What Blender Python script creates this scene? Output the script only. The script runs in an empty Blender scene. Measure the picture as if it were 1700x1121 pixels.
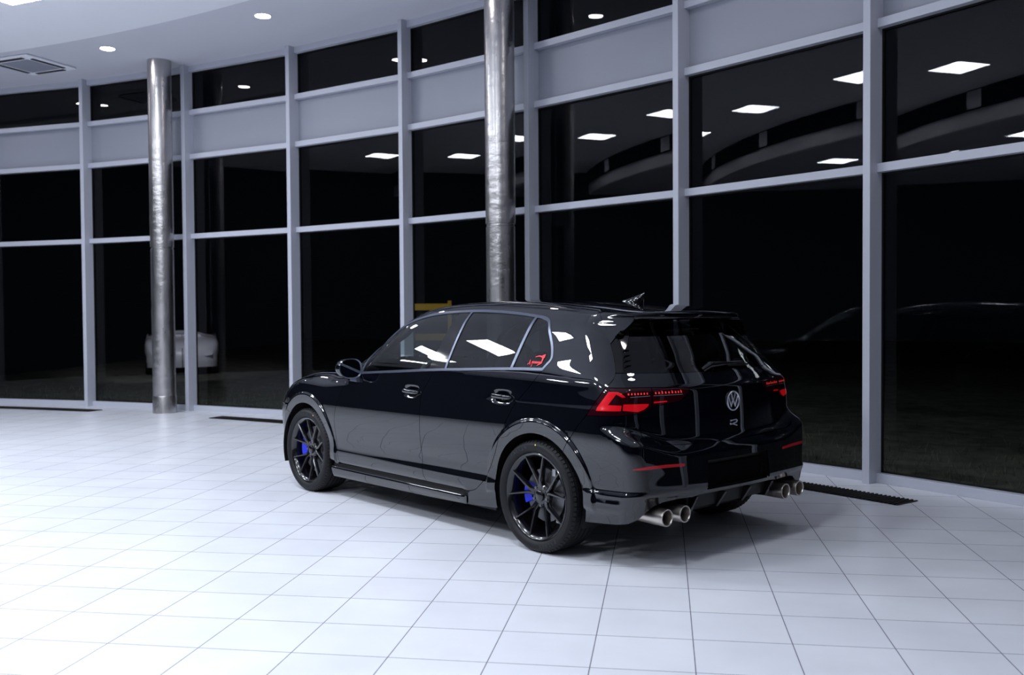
import bpy, bmesh, math, random
import numpy as np
from mathutils import Vector, Matrix
from mathutils.geometry import delaunay_2d_cdt

SC = bpy.context.scene
COL = SC.collection
PI = math.pi

# ---------------------------------------------------------------- camera
FPX = 1598.1; PIT = .0262; ROLL = -.0071; CAMH = 1.3843
F_ = Vector((0, math.cos(PIT), -math.sin(PIT))); U_ = Vector((0, math.sin(PIT), math.cos(PIT))); R_ = Vector((1, 0, 0))
Rr = math.cos(ROLL)*R_ + math.sin(ROLL)*U_; Uu = -math.sin(ROLL)*R_ + math.cos(ROLL)*U_
cd = bpy.data.cameras.new('camera'); cam = bpy.data.objects.new('camera', cd); COL.objects.link(cam)
cam.matrix_world = Matrix(((Rr.x, Uu.x, -F_.x, 0), (Rr.y, Uu.y, -F_.y, 0), (Rr.z, Uu.z, -F_.z, CAMH), (0, 0, 0, 1)))
cd.sensor_width = 36; cd.lens = FPX/1700*36; cd.clip_start = .05; cd.clip_end = 300
cd.dof.use_dof = True; cd.dof.focus_distance = 5.9; cd.dof.aperture_fstop = 2.8
SC.camera = cam
# ---------------------------------------------------------------- world: night sky
wd = bpy.data.worlds.new('night'); SC.world = wd; wd.use_nodes = True
wd.node_tree.nodes['Background'].inputs[0].default_value = (.10, .14, .25, 1)
wd.node_tree.nodes['Background'].inputs[1].default_value = .004
# ---------------------------------------------------------------- exposure
SC.view_settings.view_transform = 'Standard'; SC.view_settings.look = 'None'
SC.view_settings.exposure = 0.40; SC.view_settings.gamma = 1; SC.view_settings.use_curve_mapping = False
PANEL_E = 52.0; DOWN_E = 75.0          # emission of LED panels and downlights

# ---------------------------------------------------------------- materials
def mat(name, col=(.5, .5, .5), rough=.5, metal=0, spec=.5, coat=0, coat_ior=1.5, coat_rough=.02, ior=1.5, emit=None, es=0):
    m = bpy.data.materials.new(name); m.use_nodes = True; b = m.node_tree.nodes['Principled BSDF']
    b.inputs['Base Color'].default_value = (*col, 1); b.inputs['Roughness'].default_value = rough
    b.inputs['Metallic'].default_value = metal; b.inputs['Specular IOR Level'].default_value = spec
    b.inputs['IOR'].default_value = ior
    b.inputs['Coat Weight'].default_value = coat; b.inputs['Coat IOR'].default_value = coat_ior; b.inputs['Coat Roughness'].default_value = coat_rough
    if emit: b.inputs['Emission Color'].default_value = (*emit, 1); b.inputs['Emission Strength'].default_value = es
    return m
def nd(m, t, **k):
    n = m.node_tree.nodes.new(t)
    for a, v in k.items(): setattr(n, a, v)
    return n
def lk(m, a, b): m.node_tree.links.new(a, b)
def bsdf(m): return m.node_tree.nodes['Principled BSDF']
def noise_bump(m, scale, strength, dist=.01, detail=3, vec=None):
    t = nd(m, 'ShaderNodeTexCoord'); n = nd(m, 'ShaderNodeTexNoise'); n.inputs['Scale'].default_value = scale; n.inputs['Detail'].default_value = detail
    mp = nd(m, 'ShaderNodeMapping'); lk(m, t.outputs['Object'], mp.inputs[0]); lk(m, mp.outputs[0], n.inputs['Vector'])
    if vec: mp.inputs['Scale'].default_value = vec
    b = nd(m, 'ShaderNodeBump'); b.inputs['Strength'].default_value = strength; b.inputs['Distance'].default_value = dist
    lk(m, n.outputs['Fac'], b.inputs['Height']); lk(m, b.outputs[0], bsdf(m).inputs['Normal']); return n
def glassmat(name, tint, refl=1.0, ior=1.5, rough=0.0):
    """thin pane: coloured see-through plus mirror reflection by Fresnel"""
    m = bpy.data.materials.new(name); m.use_nodes = True; nt = m.node_tree; nt.nodes.clear()
    o = nd(m, 'ShaderNodeOutputMaterial'); tr = nd(m, 'ShaderNodeBsdfTransparent'); tr.inputs[0].default_value = (*tint, 1)
    g = nd(m, 'ShaderNodeBsdfGlossy'); g.inputs['Roughness'].default_value = rough; g.inputs['Color'].default_value = (refl, refl, refl, 1)
    f = nd(m, 'ShaderNodeFresnel'); f.inputs['IOR'].default_value = ior
    ge = nd(m, 'ShaderNodeNewGeometry'); mi = nd(m, 'ShaderNodeMix', data_type='FLOAT'); mi.inputs[2].default_value = ior; mi.inputs[3].default_value = 1/ior
    lk(m, ge.outputs['Backfacing'], mi.inputs[0]); lk(m, mi.outputs[0], f.inputs['IOR'])      # same mirror strength from both sides
    mx = nd(m, 'ShaderNodeMixShader'); lk(m, f.outputs[0], mx.inputs[0]); lk(m, tr.outputs[0], mx.inputs[1]); lk(m, g.outputs[0], mx.inputs[2]); lk(m, mx.outputs[0], o.inputs[0])
    return m

M = {}
M['alu'] = mat('powder_coated_aluminium', (.50, .52, .60), .38)
M['spandrel'] = mat('spandrel_panel', (.30, .32, .38), .45)
M['ceil'] = mat('ceiling_paint', (.84, .86, .92), .9)
M['soffit'] = mat('soffit_paint', (.64, .65, .72), .9)
M['beam'] = mat('beam_paint', (.85, .85, .92), .8); M['lowceil'] = mat('low_ceiling_paint', (.42, .43, .48), .9)
M['dark'] = mat('dark_wall', (.012, .012, .016), .9)
M['darkgap'] = mat('dark_recess', (.002, .002, .003), .9, spec=.05)
M['pane'] = glassmat('window_glass', (.78, .82, .82), .62, 1.45)
M['black'] = mat('matte_black_plastic', (.0035, .0035, .004), .5, spec=.3)
M['blackg'] = mat('gloss_black_trim', (.003, .003, .004), .05, ior=1.5)
M['grillef'] = mat('grille_frame', (.02, .018, .018), .6)
M['white'] = mat('white_metal', (.75, .76, .80), .5)
M['slot'] = mat('slot_dark', (.02, .02, .025), .8)
M['led'] = mat('led_panel', (.9, .9, .9), .6, emit=(.88, .93, 1.0), es=PANEL_E)
M['dl'] = mat('downlight_lens', (.9, .9, .9), .6, emit=(1, .96, .97), es=DOWN_E)
M['yellow'] = mat('yellow_paint', (.75, .42, .02), .5)
# car
p = M['paint'] = mat('black_car_paint', (.0016, .0020, .0042), .5, spec=0, coat=1, coat_ior=1.75, coat_rough=.0)
M['glassf'] = glassmat('front_side_glass', (.62, .70, .68), 1, 1.5)
M['glassd'] = glassmat('privacy_glass', (.10, .11, .12), 1, 1.5)
M['trim'] = mat('satin_window_trim', (.10, .115, .16), .28, metal=.6)
M['rubber'] = mat('tyre_rubber', (.008, .0085, .0105), .6, spec=.25)
M['rim'] = mat('gloss_black_rim', (.004, .004, .006), .22, spec=.4, coat=.6, coat_ior=1.5)
M['disc'] = mat('brake_steel', (.16, .16, .17), .4, metal=.9)
M['blue'] = mat('blue_caliper', (.003, .02, .75), .35)
M['steel'] = mat('exhaust_steel', (.50, .46, .42), .32, metal=1)
M['chrome'] = mat('chrome', (.90, .92, .98), .30, metal=1)
M['red'] = mat('red_lens', (.50, .003, .010), .2, coat=1, emit=(1, .006, .012), es=.17)
M['refl'] = mat('red_reflector', (.42, .002, .010), .25, coat=1)
M['redd'] = mat('dark_red_lens', (.020, .0012, .004), .3, spec=0, coat=1, coat_ior=1.5)
M['redl'] = mat('red_light_strip', (1, .05, .05), .2, emit=(1, .05, .04), es=.25)
M['sticker'] = mat('red_sticker', (.85, .01, .03), .5)
M['seat'] = mat('seat_fabric', (.020, .020, .022), .8)
M['dash'] = mat('dashboard', (.09, .11, .11), .6)
M['pale_patch'] = mat('pale_patch_grey', (.45, .46, .48), .5)  # pale grey of the added boxes on the brake disc
M['letter'] = mat('tyre_lettering', (.022, .025, .032), .5)
M['ydot'] = mat('yellow_paint_dot', (.9, .7, .15), .6)
M['pale'] = mat('pale_car_paint', (.75, .75, .82), .3, coat=.5)
M['mirror'] = mat('mirror_glass', (.75, .8, .8), .02, metal=1)

# ---------------------------------------------------------------- helpers
def empty(name, loc=(0, 0, 0), rz=0, parent=None):
    o = bpy.data.objects.new(name, None); COL.objects.link(o); o.location = loc; o.rotation_euler = (0, 0, rz); o.empty_display_size = .1
    if parent: o.parent = parent
    return o
def tag(o, label, cat, group=None):
    o['label'] = label; o['category'] = cat
    if group: o['group'] = group
    return o
def mobj(name, V, Fc, m, parent=None, smooth=False, normals=None, label=None, auto=None):
    me = bpy.data.meshes.new(name); me.from_pydata([tuple(map(float, v)) for v in V], [], [tuple(map(int, f)) for f in Fc]); me.validate(clean_customdata=False); me.update()
    me.materials.append(m)
    if smooth: me.polygons.foreach_set('use_smooth', [True]*len(me.polygons))
    if normals is not None: me.normals_split_custom_set_from_vertices([tuple(map(float, n)) for n in normals])
    if auto is not None: me.set_sharp_from_angle(angle=auto)
    o = bpy.data.objects.new(name, me); COL.objects.link(o)
    if parent: o.parent = parent
    if label: o['label'] = label
    return o
class MB:
    """mesh builder"""
    def __init__(s): s.v = []; s.f = []
    def add(s, V, Fc):
        n = len(s.v); s.v += [tuple(v) for v in V]; s.f += [tuple(i+n for i in f) for f in Fc]
    def hexa(s, P): s.add(P, [(0,3,2,1),(4,5,6,7),(0,1,5,4),(1,2,6,5),(2,3,7,6),(3,0,4,7)])
    def box(s, x0, x1, y0, y1, z0, z1): s.hexa([(x0,y0,z0),(x1,y0,z0),(x1,y1,z0),(x0,y1,z0),(x0,y0,z1),(x1,y0,z1),(x1,y1,z1),(x0,y1,z1)])
    def obox(s, c, ax, ay, az):
        """oriented box from centre and three half vectors"""
        c = Vector(c); ax = Vector(ax); ay = Vector(ay); az = Vector(az)
        s.hexa([c-ax-ay-az, c+ax-ay-az, c+ax+ay-az, c-ax+ay-az, c-ax-ay+az, c+ax-ay+az, c+ax+ay+az, c-ax+ay+az])
    def lathe(s, prof, n=48, M4=None, closed=False, a0=0, a1=2*PI):
        """prof: (r,h) about z, transformed by M4"""
        full = abs(a1 - a0 - 2*PI) < 1e-6; k = n if full else n+1; V = []
        for i in range(k):
            a = a0 + (a1-a0)*i/n
            for r, h in prof:
                v = Vector((r*math.cos(a), r*math.sin(a), h)); V.append(M4 @ v if M4 else v)
        m = len(prof); Fc = []
        for i in range(n):
            for j in range(m if closed else m-1):
                a = i*m+j; b = i*m+(j+1) % m; c = ((i+1) % k)*m+(j+1) % m; d = ((i+1) % k)*m+j; Fc.append((a, d, c, b))
        s.add(V, Fc)
    def tube(s, pts, r, n=10, cap=True):
        pts = [Vector(q) for q in pts]; V = []; up = Vector((0, 0, 1))
        for i, q in enumerate(pts):
            t = (pts[min(i+1, len(pts)-1)] - pts[max(i-1, 0)]).normalized()
            a = t.cross(up if abs(t.z) < .95 else Vector((1, 0, 0))).normalized(); b = t.cross(a)
            rr = r[i] if isinstance(r, (list, tuple)) else r
            for k in range(n): V.append(q + rr*(math.cos(2*PI*k/n)*a + math.sin(2*PI*k/n)*b))
        Fc = [(i*n+k, i*n+(k+1) % n, (i+1)*n+(k+1) % n, (i+1)*n+k) for i in range(len(pts)-1) for k in range(n)]
        if cap: Fc += [tuple(range(n))[::-1], tuple((len(pts)-1)*n+k for k in range(n))]
        s.add(V, Fc)
    def build(s, name, m, parent=None, smooth=False, label=None, auto=None, bevel=0):
        o = mobj(name, s.v, s.f, m, parent, smooth, None, label, auto)
        if bevel:
            b = o.modifiers.new('bevel', 'BEVEL'); b.width = bevel; b.segments = 2; b.limit_method = 'ANGLE'; b.harden_normals = False
        return o
def struct(o): o['kind'] = 'structure'; return o

# ---- car body field (numpy only): x forward from rear axle, y left, z up ----
def pchip(xs, ys):
    xs = np.array(xs, float); ys = np.array(ys, float)
    h = np.diff(xs); dl = np.diff(ys) / h
    m = np.zeros_like(ys); m[0] = dl[0]; m[-1] = dl[-1]
    for i in range(1, len(xs) - 1):
        if dl[i-1] * dl[i] > 0:
            w1 = 2*h[i] + h[i-1]; w2 = h[i] + 2*h[i-1]
            m[i] = (w1 + w2) / (w1/dl[i-1] + w2/dl[i])
    def f(x):
        x = np.clip(x, xs[0], xs[-1]); i = np.clip(np.searchsorted(xs, x) - 1, 0, len(xs) - 2)
        t = (x - xs[i]) / h[i]; t2 = t*t; t3 = t2*t
        return (2*t3-3*t2+1)*ys[i] + (t3-2*t2+t)*h[i]*m[i] + (-2*t3+3*t2)*ys[i+1] + (t3-t2)*h[i]*m[i+1]
    return f
def soft(xs, ys, sig):
    """pchip curve, blurred so that reflections run smoothly"""
    f = pchip(xs, ys); d = .001; X = np.arange(xs[0]-.05, xs[-1]+.05, d)
    inner = np.clip(X, xs[0], xs[-1]); Y = f(inner); Y = Y + np.where(X < xs[0], (X-xs[0])*(ys[1]-ys[0])/(xs[1]-xs[0]), 0) + np.where(X > xs[-1], (X-xs[-1])*(ys[-1]-ys[-2])/(xs[-1]-xs[-2]), 0)
    n = int(3*sig/d); k = np.exp(-.5*(np.arange(-n, n+1)*d/sig)**2); k /= k.sum()
    Yp = np.concatenate([Y[0]+(Y[1]-Y[0])*np.arange(-n, 0), Y, Y[-1]+(Y[-1]-Y[-2])*np.arange(1, n+1)]); Y2 = np.convolve(Yp, k, 'valid')
    return lambda x: np.interp(x, X, Y2)
def sstep(a, b, x):
    t = np.clip((x - a) / (b - a), 0, 1); return t*t*(3 - 2*t)
def smax(a, b, k):
    h = np.clip(.5 + .5*(a - b)/k, 0, 1); return b*(1-h) + a*h + k*h*(1-h)
AX_F = 2.628
# half width against height: rocker, door belly, shoulder crease, belt, greenhouse
Wz = soft([.14,.19,.236,.244,.262,.275,.30,.335,.40,.43,.475,.54,.62,.68,.74,.80,.856,.866,.90,.95,1.00,1.05,1.10,1.15,1.20,1.25,1.30,1.35,1.40,1.46,1.55],
          [.840,.868,.876,.862,.858,.866,.8770,.8805,.8755,.8760,.8805,.8885,.8935,.8925,.8900,.8865,.8825,.8790,.8720,.8610,.8500,.8330,.8103,.7863,.7608,.7338,.7050,.6745,.6425,.602,.540], .005)
Wx = soft([-1.0,-.70,-.55,-.42,-.25,0,.6,1.6,2.3,2.7,2.95,3.15,3.35,3.6], [-.22,-.07,-.030,-.013,-.004,0,0,0,-.002,-.010,-.030,-.065,-.12,-.25], .06)
Gx = soft([-.6,-.35,-.1,.2,.7,1.3,1.8,2.2], [-.050,-.030,-.012,-.003,0,0,-.004,-.012], .08)
Rz = soft([.14,.20,.26,.30,.345,.375,.405,.43,.50,.575,.598,.610,.640,.664,.680,.74,.82,.90,.950,.970,1.00,1.04,1.12,1.20,1.27,1.325,1.35,1.37,1.40,1.5],
          [-.70,-.735,-.752,-.762,-.773,-.782,-.797,-.796,-.791,-.787,-.786,-.782,-.766,-.752,-.746,-.744,-.740,-.734,-.729,-.718,-.690,-.652,-.586,-.514,-.448,-.398,-.375,-.357,-.33,-.2], .005)
Tz = soft([-.7,-.5,-.40,-.25,0,.3,.7,1.0,1.25,1.42,1.6,1.8,2.0,2.2,2.36,2.5,2.8,3.05,3.25,3.4,3.5],
           [1.352,1.378,1.393,1.412,1.440,1.463,1.473,1.469,1.454,1.429,1.380,1.298,1.202,1.098,1.016,.985,.940,.890,.820,.730,.60], .045)
Fz = soft([.14,.25,.40,.55,.70,.80,.90,1.0], [3.38,3.44,3.49,3.50,3.46,3.36,3.1,2.6], .02)
def flare(x, z, ax):
    r = np.hypot(x - ax, z - .322)
    return (.003 + .0080*np.clip((r-.365)/.075, 0, 1.0)) * (1 - sstep(.434, .460, r)) * sstep(.20, .30, z)
def W(x, z):
    g = sstep(.98, 1.15, z)
    w = Wz(z) + Wx(x) + Gx(x)*g + .060*np.clip(z-1.03, 0, .5)*sstep(.4, 1.6, x)
    w = w + flare(x, z, -.018) + flare(x, z, AX_F + .012)
    w = w - .0035*sstep(1.9, .6, x)*sstep(.3, .45, x)*np.exp(-((z-.425)/.05)**2)
    # rear bumper corner: ridge at z .40, surface below tucks in
    b = sstep(-.33, -.45, x)
    w = w + b*(.009*sstep(.428, .404, z) - .012*sstep(.36, .20, z))
    q = sstep(.70, .62, x)*sstep(.26, .34, x)*sstep(.165, .19, z)*sstep(.315, .285, z)
    w = w*(1-q) + .8775*q
    q = (sstep(-.28, -.34, x) + sstep(2.90, 2.96, x))*sstep(.165, .19, z)*sstep(.33, .29, z)
    w = w*(1-q) + (.874 + Wx(x) + .009*sstep(-.33, -.45, x) - .012*sstep(-.33, -.45, x)*sstep(.36, .20, z))*q
    # handle cups
    for hx, hz in ((1.215, .858), (.29, .880)):
        w = w - .016*np.exp(-(np.abs((x-hx)/.085)**3 + np.abs((z-hz)/.034)**3))
    return w
def R(y, z):
    zz = z - .078*sstep(.46, .86, y)*sstep(.44, .62, z)*(1 - sstep(.78, .96, z))
    zc = 1.338 - .130*np.clip((y-.485)/.165, 0, 1)                      # lower edge of the spoiler runs down its side fins
    up = sstep(.60, .70, zz); gl = sstep(1.0, 1.10, z); sp = sstep(zc-.006, zc+.006, z)*(1 - sstep(.49, .665, y))
    c = (.13*(1-up) + .25*up)*(1-gl) + .27*gl
    return Rz(zz) + c*y*y - (.105 + .02*sstep(1.345, 1.37, z))*sp
def T(x, y):
    fr = sstep(1.3, 1.9, x)
    xx = x + (.42*y*y)*fr*(1 - sstep(2.3, 2.8, x)) + .30*y*y*sstep(2.9, 3.3, x)
    return Tz(xx) - (.075 - .03*sstep(2.2, 2.6, x))*y*y - .08*np.clip(np.abs(y)-.45, 0, 1)**2
def Ff(x, y, z):
    y = np.abs(y)
    a = y - W(x, z); b = R(y, z) - x; c = x - (Fz(z) - .34*y*y - .20*y**6)
    k1 = .07 + .02*sstep(.62, .75, z) + .03*sstep(1.0, 1.1, z) - .03*sstep(1.30, 1.34, z)
    s = smax(a, b, k1); s = smax(s, c, .16)
    w = np.clip((a - b)/.12 + .5, 0, 1)
    t = z - T(x, y)
    k3 = .018 + (.085)*w*sstep(-.4, -.2, x) + .03*w
    return smax(s, t, k3)
XC, YC, XF = -.15, .45, 2.75
S1 = YC; S2 = S1 + YC*math.pi/2; S3 = S2 + (XF - XC); S4 = S3 + YC*math.pi/2; S5 = S4 + YC
def chart_ray(s):
    s = np.asarray(s, float)
    ox = np.full_like(s, XC); oy = np.clip(s, 0, YC); phi = np.clip((s - S1)/YC, 0, math.pi/2)
    sg = np.where(s < 0, -1.0, 1.0)
    dx = -np.cos(phi); dy = np.sin(phi)
    m = s > S2
    ox = np.where(m, XC + np.clip(s - S2, 0, XF - XC), ox)
    ph2 = np.clip((s - S3)/YC, 0, math.pi/2); m3 = s > S3
    dx = np.where(m3, np.sin(ph2), dx); dx = np.where(m & ~m3, 0, dx)
    dy = np.where(m3, np.cos(ph2), dy)
    oy = np.where(s > S4, YC - (s - S4), oy)
    oy = np.where(s < 0, s, oy)
    return ox, oy, dx, dy
def march(o, d, t0, t1, n=60):
    """first inside crossing of Ff along o+t*d, t from t0 (outside) to t1"""
    ts = np.linspace(t0, t1, n); N = len(o); hit = np.full(N, np.nan); prev = None; lo = np.full(N, float(t1)); hi = lo.copy(); done = np.zeros(N, bool)
    best = np.full(N, 1e9); bt = np.full(N, float(t1))
    for i, t in enumerate(ts):
        P = o + d*t; f = Ff(P[:, 0], P[:, 1], P[:, 2])
        b = f < best; m = b & ~done; best = np.where(m, f, best); bt = np.where(m, t, bt)
        new = (f < 0) & ~done
        lo = np.where(new, ts[max(i-1, 0)], lo); hi = np.where(new, t, hi); done |= new
    for _ in range(22):
        mid = .5*(lo + hi); P = o + d*mid[:, None]; f = Ff(P[:, 0], P[:, 1], P[:, 2])
        ins = f < 0; hi = np.where(ins, mid, hi); lo = np.where(ins, lo, mid)
    return np.where(done, .5*(lo + hi), bt), done
def surf(s, z):
    s = np.asarray(s, float); z = np.asarray(z, float)
    ox, oy, dx, dy = chart_ray(s)
    o = np.stack([ox, oy, z], 1); d = np.stack([dx, dy, 0*z], 1)
    t, ok = march(o, d, 1.25, 0.0)
    return o + d*t[:, None]
def top(x, y):
    x = np.asarray(x, float); y = np.asarray(y, float)
    o = np.stack([x, y, 0*x], 1); d = np.zeros_like(o); d[:, 2] = 1
    t, ok = march(o, d, 1.6, .2, 80)
    return o + d*t[:, None]
def normal(P, e=.003):
    g = np.zeros_like(P)
    for k in range(3):
        a = P.copy(); a[:, k] += e; b = P.copy(); b[:, k] -= e
        g[:, k] = Ff(*a.T) - Ff(*b.T)
    return g / np.maximum(np.linalg.norm(g, axis=1, keepdims=True), 1e-9)
def to_s(P):
    x, y = P[:, 0], np.abs(P[:, 1])
    s = np.where(y <= YC, y, YC + YC*np.arctan2(y - YC, np.maximum(XC - x, 0)))
    s = np.where(x >= XC, S2 + (x - XC), s)
    s3 = S3 + YC*np.arctan2(x - XF, np.maximum(y - YC, 1e-9))
    return np.where(x > XF, s3, s)
def side_pts(pts):
    """(x,z) side-view points on the left flank -> chart (s,z)"""
    a = np.array(pts, float)
    o = np.stack([a[:, 0], np.zeros(len(a)), a[:, 1]], 1); d = np.zeros_like(o); d[:, 1] = 1
    t, ok = march(o, d, 1.1, .05); P = o + d*t[:, None]
    return [tuple(v) for v in np.stack([to_s(P), P[:, 2]], 1)]

# ================================================================ SHOWROOM
CX, CY, RF = -13.859, -5.009, 21.022           # centre of the curved front and radius of its transom faces
A0, DA = 69.304, -5.3526                       # first joint angle and bay step (degrees)
def pol(r, deg, z=0.0):
    a = math.radians(deg); return Vector((CX + r*math.cos(a), CY + r*math.sin(a), z))
TH = math.radians(-8.938)
# ---- floor
def floor_material():
    m = mat('floor_tiles', (.78, .80, .86), .30, spec=.45)
    t = nd(m, 'ShaderNodeTexCoord'); mp = nd(m, 'ShaderNodeMapping', vector_type='TEXTURE')
    mp.inputs['Location'].default_value = (-1.7141, 4.0265, 0); mp.inputs['Rotation'].default_value = (0, 0, TH)
    lk(m, t.outputs['Object'], mp.inputs[0])
    br = nd(m, 'ShaderNodeTexBrick', offset=0.0, squash=1.0)
    br.inputs['Scale'].default_value = 1; br.inputs['Brick Width'].default_value = .4064; br.inputs['Row Height'].default_value = .3777
    br.inputs['Mortar Size'].default_value = .0022; br.inputs['Mortar Smooth'].default_value = .15; br.inputs['Bias'].default_value = 0
    br.inputs['Color1'].default_value = (.77, .79, .85, 1); br.inputs['Color2'].default_value = (.73, .75, .82, 1); br.inputs['Mortar'].default_value = (.10, .095, .14, 1)
    lk(m, mp.outputs[0], br.inputs['Vector'])
    n = nd(m, 'ShaderNodeTexNoise'); n.inputs['Scale'].default_value = 2.2; n.inputs['Detail'].default_value = 6; lk(m, mp.outputs[0], n.inputs['Vector'])
    cr = nd(m, 'ShaderNodeValToRGB'); cr.color_ramp.elements[0].position = .3; cr.color_ramp.elements[0].color = (.90, .90, .90, 1); cr.color_ramp.elements[1].position = .7
    lk(m, n.outputs['Fac'], cr.inputs[0])
    mu = nd(m, 'ShaderNodeMixRGB', blend_type='MULTIPLY'); mu.inputs[0].default_value = 1; lk(m, br.outputs['Color'], mu.inputs[1]); lk(m, cr.outputs[0], mu.inputs[2])
    lk(m, mu.outputs[0], bsdf(m).inputs['Base Color'])
    ma = nd(m, 'ShaderNodeMath', operation='MULTIPLY_ADD'); ma.inputs[1].default_value = .5; ma.inputs[2].default_value = .30; lk(m, br.outputs['Fac'], ma.inputs[0]); lk(m, ma.outputs[0], bsdf(m).inputs['Roughness'])
    n2 = nd(m, 'ShaderNodeTexNoise'); n2.inputs['Scale'].default_value = 9; lk(m, mp.outputs[0], n2.inputs['Vector'])
    sub = nd(m, 'ShaderNodeMath', operation='SUBTRACT'); lk(m, n2.outputs['Fac'], sub.inputs[0]); lk(m, br.outputs['Fac'], sub.inputs[1])
    b = nd(m, 'ShaderNodeBump'); b.inputs['Strength'].default_value = .12; b.inputs['Distance'].default_value = .004; lk(m, sub.outputs[0], b.inputs['Height']); lk(m, b.outputs[0], bsdf(m).inputs['Normal'])
    return m
AL, AH = -38, 88                               # angular extent of the built hall
def sector(name, r0, r1, z, m, down=False, thick=0, parent=None):
    V = []; Fc = []; n = 100
    for i in range(n+1):
        a = AL + (AH-AL)*i/n; V += [pol(r0, a, z), pol(r1, a, z)]
        if thick: V += [pol(r0, a, z+thick), pol(r1, a, z+thick)]
    k = 4 if thick else 2
    for i in range(n):
        a = k*i; b = k*(i+1)
        q = (a, a+1, b+1, b); Fc.append(q[::-1] if down else q)
        if thick: Fc += [(a+2, a+3, b+3, b+2), (a, b, b+2, a+2), (a+1, a+3, b+3, b+1)]
    return mobj(name, V, Fc, m, parent)
def band(name, r, z0, z1, m, out=True):
    V = []; Fc = []; n = 100
    for i in range(n+1):
        a = AL + (AH-AL)*i/n; V += [pol(r, a, z0), pol(r, a, z1)]
    for i in range(n): q = (2*i, 2*i+2, 2*i+3, 2*i+1); Fc.append(q if out else q[::-1])
    return mobj(name, V, Fc, m)
struct(sector('floor', 2.0, RF+.30, 0, floor_material()))
struct(sector('ceiling', 19.22, RF+.25, 4.94, M['soffit'], True, .2))
struct(sector('ceiling', 13.9, 19.25, 4.88, M['ceil'], True, .12))
struct(sector('ceiling', 2.0, 13.88, 4.33, M['lowceil'], True, .1))
struct(band('trim_1', 13.95, 4.55, 4.90, M['darkgap']))
struct(band('trim_2', 13.90, 4.31, 4.60, M['beam']))
mb = MB()
for k in range(-1, 6):
    a = 54.6 + 12.0*(k-3)
    P = pol(13.9, a, 4.72); t = Vector((-math.sin(math.radians(a)), math.cos(math.radians(a)), 0)); n = (pol(1, a)-pol(0, a))
    mb.obox(P, t*.16, n*.05, (0, 0, .14))
struct(mb.build('trim_3', M['beam']))
struct(band('wall_back', 2.0, 0, 4.4, M['dark']))
for nm, a in (('wall_left', AH), ('wall_right', AL)):
    V = [pol(2, a, 0), pol(RF+.2, a, 0), pol(RF+.2, a, 5.1), pol(2, a, 5.1)]
    struct(mobj(nm, V, [(0, 1, 2, 3)], M['dark']))

# ---- curved glazed front, one window per bay
def bayframe(k):
    A = pol(RF, A0 + DA*k); B = pol(RF, A0 + DA*(k+1)); t = (B-A).normalized(); n = Vector((-t.y, t.x, 0))
    if n.dot(pol(1, A0+DA*k)-pol(0, A0+DA*k)) < 0: n = -n
    return A, B, t, n, (B-A).length
Z = Vector((0, 0, 1))
idx = 0
for k in range(-5, 12):
    idx += 1
    A, B, t, n, L = bayframe(k)
    w = empty('window_%d' % idx); struct(w)
    a = A0 + DA*k; nr = (pol(1, a)-pol(0, a)); tr = Vector((-nr.y, nr.x, 0)); J = pol(RF, a)
    mb = MB(); mb.obox(J + nr*(-.01) + Z*2.47, tr*.0325, nr*.09, Z*2.47); mb.build('mullion', M['alu'], w, bevel=.004)
    # gasket lines beside the mullion
    for (z0, z1) in ((2.475, 2.545), (3.615, 3.685), (4.245, 4.315), (4.86, 4.94)):
        mb = MB(); mb.obox(A + t*L/2 + n*.04 + Z*(z0+z1)/2, t*(L/2-.030), n*.04, Z*(z1-z0)/2); mb.build('transom', M['alu'], w, bevel=.003)
    mb = MB(); mb.obox(A + t*L/2 + n*.04 + Z*.0375, t*(L/2-.030), n*.04, Z*.0375); mb.build('window_sill', M['alu'], w, bevel=.003)
    for (z0, z1, m_, nm) in ((.07, 2.48, 'pane', 'glass_pane'), (2.54, 3.62, 'pane', 'glass_pane'), (4.31, 4.87, 'pane', 'glass_pane')):
        c = A + n*.082; V = [c + Z*z0, c + t*L + Z*z0, c + t*L + Z*z1, c + Z*z1]
        mobj(nm, V, [(0, 1, 2, 3)], M[m_], w)
    mb = MB(); mb.obox(A + t*L/2 + n*.09 + Z*3.965, t*(L/2), n*.012, Z*.29); mb.build('spandrel_panel', M['spandrel'], w)
    # slim dark gasket frame round the lower panes
    mb = MB()
    for (z0, z1) in ((.075, 2.475), (2.545, 3.615), (4.315, 4.86)):
        for e in (.036, L-.036): mb.obox(A + t*e + n*.074 + Z*(z0+z1)/2, t*.007, n*.008, Z*(z1-z0)/2)
        for zz in (z0+.006, z1-.006): mb.obox(A + t*L/2 + n*.074 + Z*zz, t*(L/2-.03), n*.008, Z*.007)
    mb.build('gasket', M['black'], w)

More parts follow.
